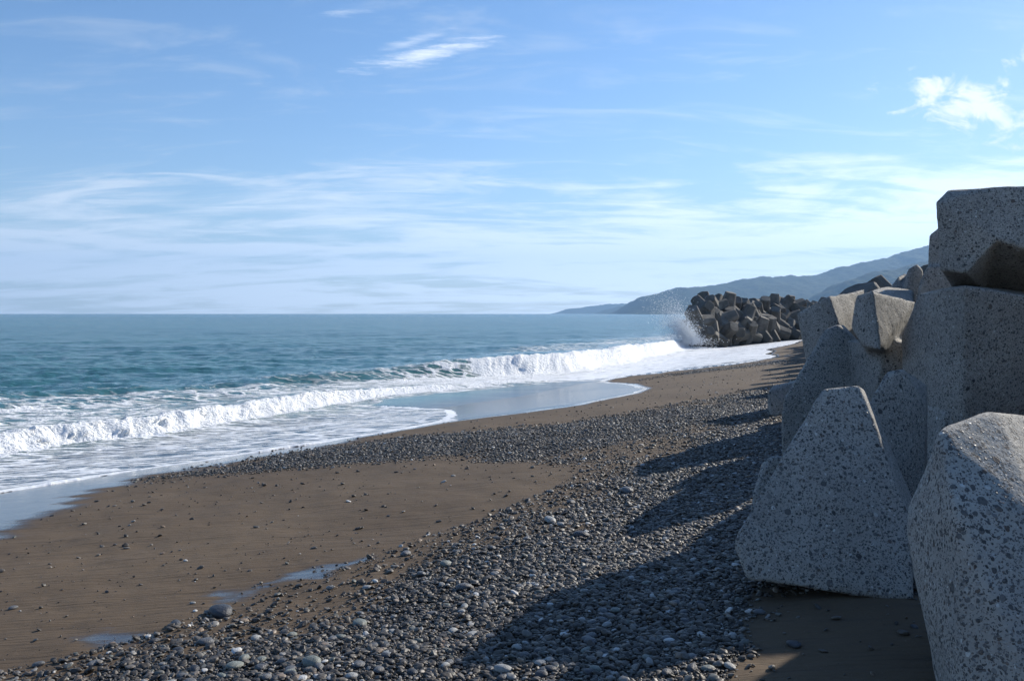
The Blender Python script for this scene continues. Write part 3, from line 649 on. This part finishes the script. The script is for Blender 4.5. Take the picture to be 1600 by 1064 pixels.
M_agg, t_ = mat('aggregate_stone')
tone_ = t_.attr('tone').outputs['Fac']
rp = t_.n('ValToRGB', None, Fac=tone_); el = rp.color_ramp.elements
el[0].color = rgba(.075, .075, .075); el[1].position = 1; el[1].color = rgba(.55, .54, .5)
for p_, c_ in ((.45, (.145, .143, .137)), (.62, (.20, .195, .185)), (.7, (.16, .115, .085)), (.85, (.27, .265, .25))):
    q_ = el.new(p_); q_.color = rgba(*c_)
bs = t_.n('BsdfPrincipled', None, Base_Color=rp.outputs[0], Roughness=.6)
t_.n('OutputMaterial', None, Surface=bs.outputs[0])

NEAR = {
    'A': ('wedge-faced concrete block tilted over the dark bare sand, shingle at its left', 6000, .0068),
    'B': ('massive pebbly concrete block overlapping the tilted block over the bare sand', 7000, .0062),
    'C': ('tall upright concrete block carrying the overhanging block on its top', 3600, .0085),
    'D': ('concrete block overhanging at the top of the heap with dark underside', 3200, .0080),
    'E': ('narrow concrete block leg wedged between the tilted block and the tall upright one', 2400, .0075),
    'F': ('concrete block tucked behind the overhanging block at the top of the heap', 0, 0),
    'G': ('two-legged concrete block peeking over the heap against the hills', 0, 0),
    'H': ('concrete block with flat sunlit top below the hills, behind the rough sunlit leg', 0, 0),
    'I': ('concrete block with rough sunlit right face and bright top edge', 1500, .009),
    'J': ('broad concrete block leaning over the beach with one sunlit side', 0, 0),
    'K': ('pyramid-shaped concrete block with a sunlit sloping edge, standing in the shingle', 2600, .009),
    'M': ('tall concrete block added out of view, right of the massive pebbly block, to shade the sand', 0, 0),
    'L': ('low concrete block lying on the shingle beside the pyramid-shaped block', 0, 0)}
dg = None
for key, (label, nagg, size) in NEAR.items():
    hulls = HULLS[key]
    allp = np.array([p for h in hulls for p in h])
    base = Vector((float(allp[:, 0].mean()), float(allp[:, 1].mean()), float(allp[:, 2].min())))
    me = merged_mesh(hulls, base, 'armour_block')
    o = bpy.data.objects.new('armour_block', me); COL.objects.link(o); o.location = base
    md = o.modifiers.new('r', 'REMESH'); md.mode = 'VOXEL'; md.voxel_size = .019 if key in 'ABCDE' else .030
    sm = o.modifiers.new('s', 'SMOOTH'); sm.iterations = 2; sm.factor = .5
    dg = bpy.context.evaluated_depsgraph_get(); dg.update()
    me2 = bpy.data.meshes.new_from_object(o.evaluated_get(dg)); o.modifiers.clear()
    o.data = me2; me2.name = 'armour_block'; bpy.data.meshes.remove(me)
    co, no = mesh_arrays(me2)
    co = co + no * (noise3(co * 3.0, 3) * .016 + noise3(co * 14., 8) * .006)[:, None]
    me2.vertices.foreach_set('co', co.astype(np.float32).ravel())
    me2.polygons.foreach_set('use_smooth', np.ones(len(me2.polygons), bool)); me2.update()
    me2.materials.clear(); me2.materials.append(M_conc)
    tag(o, label, 'concrete block', 'concrete armour blocks heaped beside the beach')
    if nagg: aggregate(me2, int(nagg * .8), o, size)

# ------------------------------------------------------------------ armour blocks, far pile and row behind
def leg_pts(d, L, w0, w1, twist):
    d = Vector(d).normalized(); q = d.to_track_quat('Z', 'Y') @ Euler((0, 0, twist)).to_quaternion()
    out = []
    for z, wd in ((-.25, w0 * .9), (.18, w0), (L, w1)):
        c = wd * .42
        for sx_, sy_ in ((1, 1), (1, -1), (-1, 1), (-1, -1)):
            out += [q @ Vector((sx_ * wd, sy_ * (wd - c), z)), q @ Vector((sx_ * (wd - c), sy_ * wd, z))]
    return out

def block_mesh(seed):
    rs = random.Random(seed)
    dirs = [(0, 0, 1), (.943, 0, -.333), (-.471, .816, -.333), (-.471, -.816, -.333)]
    big = bmesh.new()
    for d in dirs:
        b = hull_bm(leg_pts(d, 1.36, .56, .40, rs.uniform(0, 1.5)))
        bmesh.ops.bevel(b, geom=[e_ for e_ in b.edges], offset=.03, segments=1, affect='EDGES')
        tmp = bpy.data.meshes.new('tmp'); b.to_mesh(tmp); b.free(); big.from_mesh(tmp); bpy.data.meshes.remove(tmp)
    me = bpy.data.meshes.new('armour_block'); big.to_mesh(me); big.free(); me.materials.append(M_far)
    return me

BM = [block_mesh(s) for s in (1, 2, 3)]
def far_block(x, y, z, label, group, scale=1., rot=None):
    o = bpy.data.objects.new('armour_block', random.choice(BM)); COL.objects.link(o)
    o.location = (x, y, z); o.scale = (scale,) * 3
    o.rotation_euler = rot or (random.uniform(0, 6.28), random.uniform(0, 6.28), random.uniform(0, 6.28))
    tag(o, label, 'concrete block', group)
    return o

G1 = 'concrete armour blocks piled at the end of the beach'
def pile_label(layer, f):
    where = 'at the splash end' if f < .34 else 'in the middle' if f < .67 else 'at the beach end'
    return ['dark wet concrete block at the foot of the far pile, %s', 'angular concrete block midway up the far pile, %s', 'weathered concrete block on the crest of the far pile, %s'][layer] % where
for layer, (z, back, i0, i1) in enumerate(((.8, 0, 0, 11), (1.95, 1.0, 0, 11), (3.0, 2.2, 1, 11))):
    for row in range(3 if layer else 2):
        for i in range(i0, i1):
            f = i / 10
            x = 16.4 + f * 13.6 + row * .5 + random.uniform(-.3, .3) - layer * .25
            y = 76.5 + f * 15 + back + row * 2.1 + random.uniform(-.3, .3)
            lift = .25 * f + random.uniform(-.15, .25) + (0 if layer < 2 else .25 * math.sin(f * 9))
            far_block(x, y, z + lift, pile_label(layer, f), G1, random.uniform(1.02, 1.22))
G2 = 'concrete armour blocks along the shore beyond the pile'
for i in range(26):
    f = i / 25
    y = 97 + f * 75; x = .343 * y - .8 + random.uniform(-1, 2.2)
    far_block(x, y, 1.2 + random.uniform(0, 2.6), 'small far concrete block in the row running on beyond the pile', G2, 1.0)
G3 = 'concrete armour blocks between the near heap and the far pile'
for i in range(15):
    y = 16.5 + i * 3.4; x = .328 * y + 1.5
    far_block(x, y, float(beach_z(np.array(x), np.array(y))) + .85, 'concrete block in the row hidden behind the leaning block, shadow on the sand', G3, .95)
    if i % 2 == 0: far_block(x + 1.5, y + 1.2, 2.7, 'concrete block in the row hidden behind the leaning block, shadow on the sand', G3, .95)

G4 = 'concrete armour blocks filling the heap behind the front ones'
for xx, yy, zz in ((5.9, 6.4, 2.0), (5.4, 3.3, 1.8), (3.6, 1.4, 1.8), (3.2, -.4, 2.0), (4.4, .4, 3.0), (2.8, -2.6, 1.9), (2.2, -5., 1.9), (4.0, -3.4, 3.0), (6.6, 8.2, 1.9), (7.0, 10.4, 1.9), (7.6, 12.8, 1.9), (8.2, 15.5, 2.0)):
    far_block(xx, yy, zz, 'concrete block filling the heap behind the overhanging and upright blocks', G4, .95)


# ------------------------------------------------------------------ pebbles
def lumpy(seed, sub):
    V, Fc = ico(sub); V = V * (1 + .22 * noise3(V * 1.1 + seed * 7.7, seed))[:, None]
    V[:, 2] = np.where(V[:, 2] < 0, V[:, 2] * .9, V[:, 2])
    return V, Fc

in_frame = lambda x, y: (np.abs(x) < y * .66 + 1.2)
def scatter(poly_, n, rlo, rhi):
    """points spread evenly over a polygon's ground"""
    P = np.array(poly_); lo = P.min(0); hi = P.max(0); xs, ys = [], []
    tot = 0
    while tot < n:
        x = rng.uniform(lo[0], hi[0], n * 2); y = rng.uniform(lo[1], hi[1], n * 2); rr_ = np.hypot(x, y)
        k = inside(x, y, poly_) & (rr_ > rlo) & (rr_ < rhi) & in_frame(x, y) & (y > .5)
        if k.sum() == 0: break
        xs.append(x[k]); ys.append(y[k]); tot += int(k.sum())
    if not xs: return np.zeros(0), np.zeros(0)
    return np.concatenate(xs)[:n], np.concatenate(ys)[:n]

def area_in(poly_, rlo, rhi):
    P = np.array(poly_); lo = P.min(0); hi = P.max(0)
    x = rng.uniform(lo[0], hi[0], 40000); y = rng.uniform(lo[1], hi[1], 40000); rr_ = np.hypot(x, y)
    k = inside(x, y, poly_) & (rr_ > rlo) & (rr_ < rhi) & in_frame(x, y) & (y > .5)
    return k.mean() * (hi - lo).prod()

PX, PY, PL = [], [], []
def add_pebbles(poly_, bands, cover, med, sig, edge=.25):
    for rlo, rhi in bands:
        A = area_in(poly_, rlo, rhi)
        if A < .01: continue
        rm = (rlo + rhi) / 2
        md_ = np.hypot(med, .00065 * rm)
        n = int(min(A * cover / (math.pi * (md_ * 1.15) ** 2 * .72), 60000))
        if n < 5: continue
        x, y = scatter(poly_, n, rlo, rhi)
        L = md_ * np.exp(rng.normal(0, sig, len(x)))
        thin = sdist(x, y, poly_) + (fbm(x * 1.0, y * 1.0, 81, 4) - .5) * 2.2
        keep = rng.random(len(x)) < .06 + .94 * sstep(thin, -.3, edge + .4)
        bare = sstep(sdist(x, y, BARE_SHADE) + (fbm(x * 4, y * 4, 83, 3) - .5) * .35, -.22, .06)
        keep &= rng.random(len(x)) > bare * .985
        PX.append(x[keep]); PY.append(y[keep]); PL.append(L[keep])

bands = [(1.5, 5), (5, 7), (7, 10), (10, 14), (14, 20), (20, 30)]
add_pebbles(SHINGLE_COARSE, bands, 1.1, .0072, .62, 1.9)
add_pebbles(SHINGLE_FINE, bands, .32, .0052, .6, 1.2)
add_pebbles(SHINGLE_FAR, [(20, 30), (30, 45)], .12, .009, .4)
sandp = [(-12, 3), (8, 3), (30, 80), (18, 60), (2, 28), (-9, 12)]
add_pebbles(sandp, [(2, 8), (8, 14), (14, 24), (24, 45)], .0045, .0045, .65)
x = np.concatenate(PX); y = np.concatenate(PY); L = np.concatenate(PL)
ok = (sdist(x, y, seapoly) < -.1) & (sdist(x, y, MIRROR) < -.1) & ((sdist(x, y, WET_LEFT) < -.05) | (x > -5.2))
x, y, L = x[ok], y[ok], L[ok]
# the largest stones become things of their own
vis = L / np.hypot(x, y); blocked = np.zeros(len(x), bool)
order = np.argsort(-vis * (np.abs(x) < y * .57) * (sdist(x, y, BARE_SHADE) < 0) * (x < np.interp(y, BY, BX) - .3))
n_own = 300 - len(STONES)
own = order[:n_own]; rest = np.setdiff1d(np.arange(len(x)), own)
SH = [lumpy(s, 3) for s in range(6)]
stone_me = {}
def stone_words(xx, yy, ln, tn):
    size = 'large flat' if ln > .075 else 'fist-sized oval' if ln > .055 else 'small rounded'
    d_ = float(sdist(np.array([xx]), np.array([yy]), SHINGLE_COARSE)[0]); gap = float(np.interp(yy, BY, BX)) - xx
    place = 'lying on open brown sand' if d_ < -.1 else 'where the shingle meets the sand' if d_ < .5 else 'in the shade of the concrete blocks' if gap < 1.3 else 'amid the sunlit shingle'
    return '%s %s stone %s' % (size, WORDS[tn], place), '%s %s stones %s' % (size, WORDS[tn], place)
def stone(xx, yy, length, tone, label, group, seed):
    k = (tone, seed % 6)
    if k not in stone_me:
        V, Fc = SH[k[1]]
        o_ = mesh_obj('pebble', V * .5, Fc, TONES[tone], True, link=False); stone_me[k] = o_.data; bpy.data.objects.remove(o_)
    o = bpy.data.objects.new('pebble', stone_me[k]); COL.objects.link(o)
    hgt = length * random.uniform(.36, .5)
    o.scale = (length, length * random.uniform(.6, .85), hgt)
    o.rotation_euler = (random.gauss(0, .10), random.gauss(0, .10), random.uniform(0, 6.28) if tone != 'D' else 0)
    o.location = (xx, yy, float(ground_z(np.array([xx]), np.array([yy]))[0]) + hgt * .28)
    return tag(o, label, 'pebble', group)

WORDS = {'p': 'pale grey', 'd': 'dark slate', 'g': 'grey-green', 'b': 'blue-grey', 't': 'tan', 'w': 'white'}
for i, (xx, yy, ln, tn) in enumerate(STONES):
    stone(xx, yy, ln, tn, *stone_words(xx, yy, ln, tn), i)
for j, i in enumerate(own):
    tn = random.choices('pdgbtw', (14, 30, 12, 36, 6, 3))[0]
    ln = float(min(L[i] * 2, .066))
    stone(float(x[i]), float(y[i]), ln, tn, *stone_words(float(x[i]), float(y[i]), ln, tn), j)
x, y, L = x[rest], y[rest], np.minimum(L[rest], .03)
z = ground_z(x, y)
n = len(x)
flat = rng.uniform(.26, .55, n); wid = rng.uniform(.6, .92, n)
dense = rng.random(n)
scl = np.stack([L, L * wid, L * flat], 1)
rot = np.stack([rng.normal(0, .28, n), rng.normal(0, .28, n), rng.uniform(0, 6.28, n)], 1)
z = z + L * flat * .35 + dense * .006
tone = np.clip(rng.beta(1.25, 1.7, n), 0, 1); hi = rng.random(n); tone = np.where(hi > .80, .62 + .38 * rng.random(n) ** 1.4, tone * .75)
me = bpy.data.meshes.new('shingle'); me.vertices.add(n)
me.vertices.foreach_set('co', np.stack([x, y, z], 1).astype(np.float32).ravel())
for nm, arr in (('scl', scl), ('rot', rot)):
    a_ = me.attributes.new(nm, 'FLOAT_VECTOR', 'POINT'); a_.data.foreach_set('vector', arr.astype(np.float32).ravel())
a_ = me.attributes.new('tone', 'FLOAT', 'POINT'); a_.data.foreach_set('value', tone.astype(np.float32))
me.update()
sh_o = bpy.data.objects.new('shingle', me); COL.objects.link(sh_o); tag(sh_o, 'bed of small dark wet pebbles covering the beach', 'shingle', kind='stuff')
ng = bpy.data.node_groups.new('shingle', 'GeometryNodeTree')
ng.interface.new_socket('Geometry', in_out='INPUT', socket_type='NodeSocketGeometry')
ng.interface.new_socket('Geometry', in_out='OUTPUT', socket_type='NodeSocketGeometry')
gi = ng.nodes.new('NodeGroupInput'); go = ng.nodes.new('NodeGroupOutput')
ics = ng.nodes.new('GeometryNodeMeshIcoSphere'); ics.inputs['Radius'].default_value = 1; ics.inputs['Subdivisions'].default_value = 3
smn = ng.nodes.new('GeometryNodeSetShadeSmooth'); smt = ng.nodes.new('GeometryNodeSetMaterial'); smt.inputs['Material'].default_value = M_stone
iop = ng.nodes.new('GeometryNodeInstanceOnPoints')
def named(nm, typ):
    q = ng.nodes.new('GeometryNodeInputNamedAttribute'); q.data_type = typ; q.inputs[0].default_value = nm; return q
na = named('scl', 'FLOAT_VECTOR'); nb = named('rot', 'FLOAT_VECTOR')
e2r = ng.nodes.new('FunctionNodeEulerToRotation')
# uneven outline
spn = ng.nodes.new('GeometryNodeSetPosition'); nzn = ng.nodes.new('ShaderNodeTexNoise'); nzn.inputs['Scale'].default_value = 1.1; nzn.inputs['Detail'].default_value = 1
sub_ = ng.nodes.new('ShaderNodeVectorMath'); sub_.operation = 'SUBTRACT'; sub_.inputs[1].default_value = (.5, .5, .5)
mul_ = ng.nodes.new('ShaderNodeVectorMath'); mul_.operation = 'SCALE'; mul_.inputs['Scale'].default_value = .9
lk = ng.links.new
lk(nzn.outputs['Color'], sub_.inputs[0]); lk(sub_.outputs[0], mul_.inputs[0])
lk(ics.outputs['Mesh'], spn.inputs['Geometry']); lk(mul_.outputs[0], spn.inputs['Offset'])
lk(spn.outputs[0], smn.inputs[0]); lk(smn.outputs[0], smt.inputs[0]); lk(smt.outputs[0], iop.inputs['Instance'])
lk(gi.outputs[0], iop.inputs['Points']); lk(na.outputs[0], iop.inputs['Scale']); lk(nb.outputs[0], e2r.inputs[0]); lk(e2r.outputs[0], iop.inputs['Rotation'])
lk(iop.outputs[0], go.inputs[0])
md = sh_o.modifiers.new('scatter', 'NODES'); md.node_group = ng
print('shingle pebbles', n)

# ------------------------------------------------------------------ spray where the wave strikes the pile
n = 34000
V = np.array([(1, 0, 0), (-1, 0, 0), (0, 1, 0), (0, -1, 0), (0, 0, 1), (0, 0, -1)], float)
Fc = np.array([(0, 2, 4), (2, 1, 4), (1, 3, 4), (3, 0, 4), (2, 0, 5), (1, 2, 5), (3, 1, 5), (0, 3, 5)])
base = np.array(WAVE_OUTER[-2]) * .5 + np.array(WAVE_OUTER[-1]) * .5
def jet(n, ang_lo, ang_hi, vlo, vhi, spread):
    a_ = rng.uniform(ang_lo, ang_hi, n); sp = rng.uniform(vlo, vhi, n) * np.sqrt(rng.random(n) * .8 + .2); tt = rng.random(n) ** 1.3 * .74
    vx = np.cos(a_) * sp; vz = np.sin(a_) * sp
    px_ = base[0] - .1 + rng.normal(0, spread, n) + vx * tt; pz = .3 + rng.random(n) * .5 + vz * tt - 4.9 * tt * tt
    py_ = base[1] + rng.normal(0, spread * 1.3, n) + rng.normal(0, .5, n) * tt
    return np.stack([px_, py_, np.maximum(pz, .05)], 1)
P = np.concatenate([jet(int(n * .62), R(102), R(128), 5., 12., .36), jet(int(n * .22), R(92), R(128), 3, 9.4, .5), jet(n - int(n * .62) - int(n * .22), R(80), R(150), .5, 3.6, .9)])
rad = .007 + .030 * rng.random(len(P)) ** 4
pts = P[:, None] + V[None] * rad[:, None, None]
Fa = (Fc[None] + (np.arange(len(P)) * len(V))[:, None, None]).reshape(-1, 3)
sp = mesh_obj('wave_spray', pts.reshape(-1, 3), Fa, M_spray, True)
tag(sp, 'white spray thrown up where the wave hits the far pile', 'spray', kind='stuff')

# ------------------------------------------------------------------ haze
hzb = bmesh.new(); bmesh.ops.create_cube(hzb, size=1)
hme = bpy.data.meshes.new('haze'); hzb.to_mesh(hme); hzb.free()
hz_o = bpy.data.objects.new('haze', hme); COL.objects.link(hz_o)
hz_o.scale = (19400, 19000, 640); hz_o.location = (0, 300, 314)
hm, ht = mat('haze_air')
pv = ht.n('VolumePrincipled', None, Color=rgba(.37, .63, 1.), Density=1.3e-4, Anisotropy=.2)
ht.n('OutputMaterial', None, Volume=pv.outputs[0])
hme.materials.append(hm); tag(hz_o, 'thin sea haze in the air', 'haze', kind='stuff')
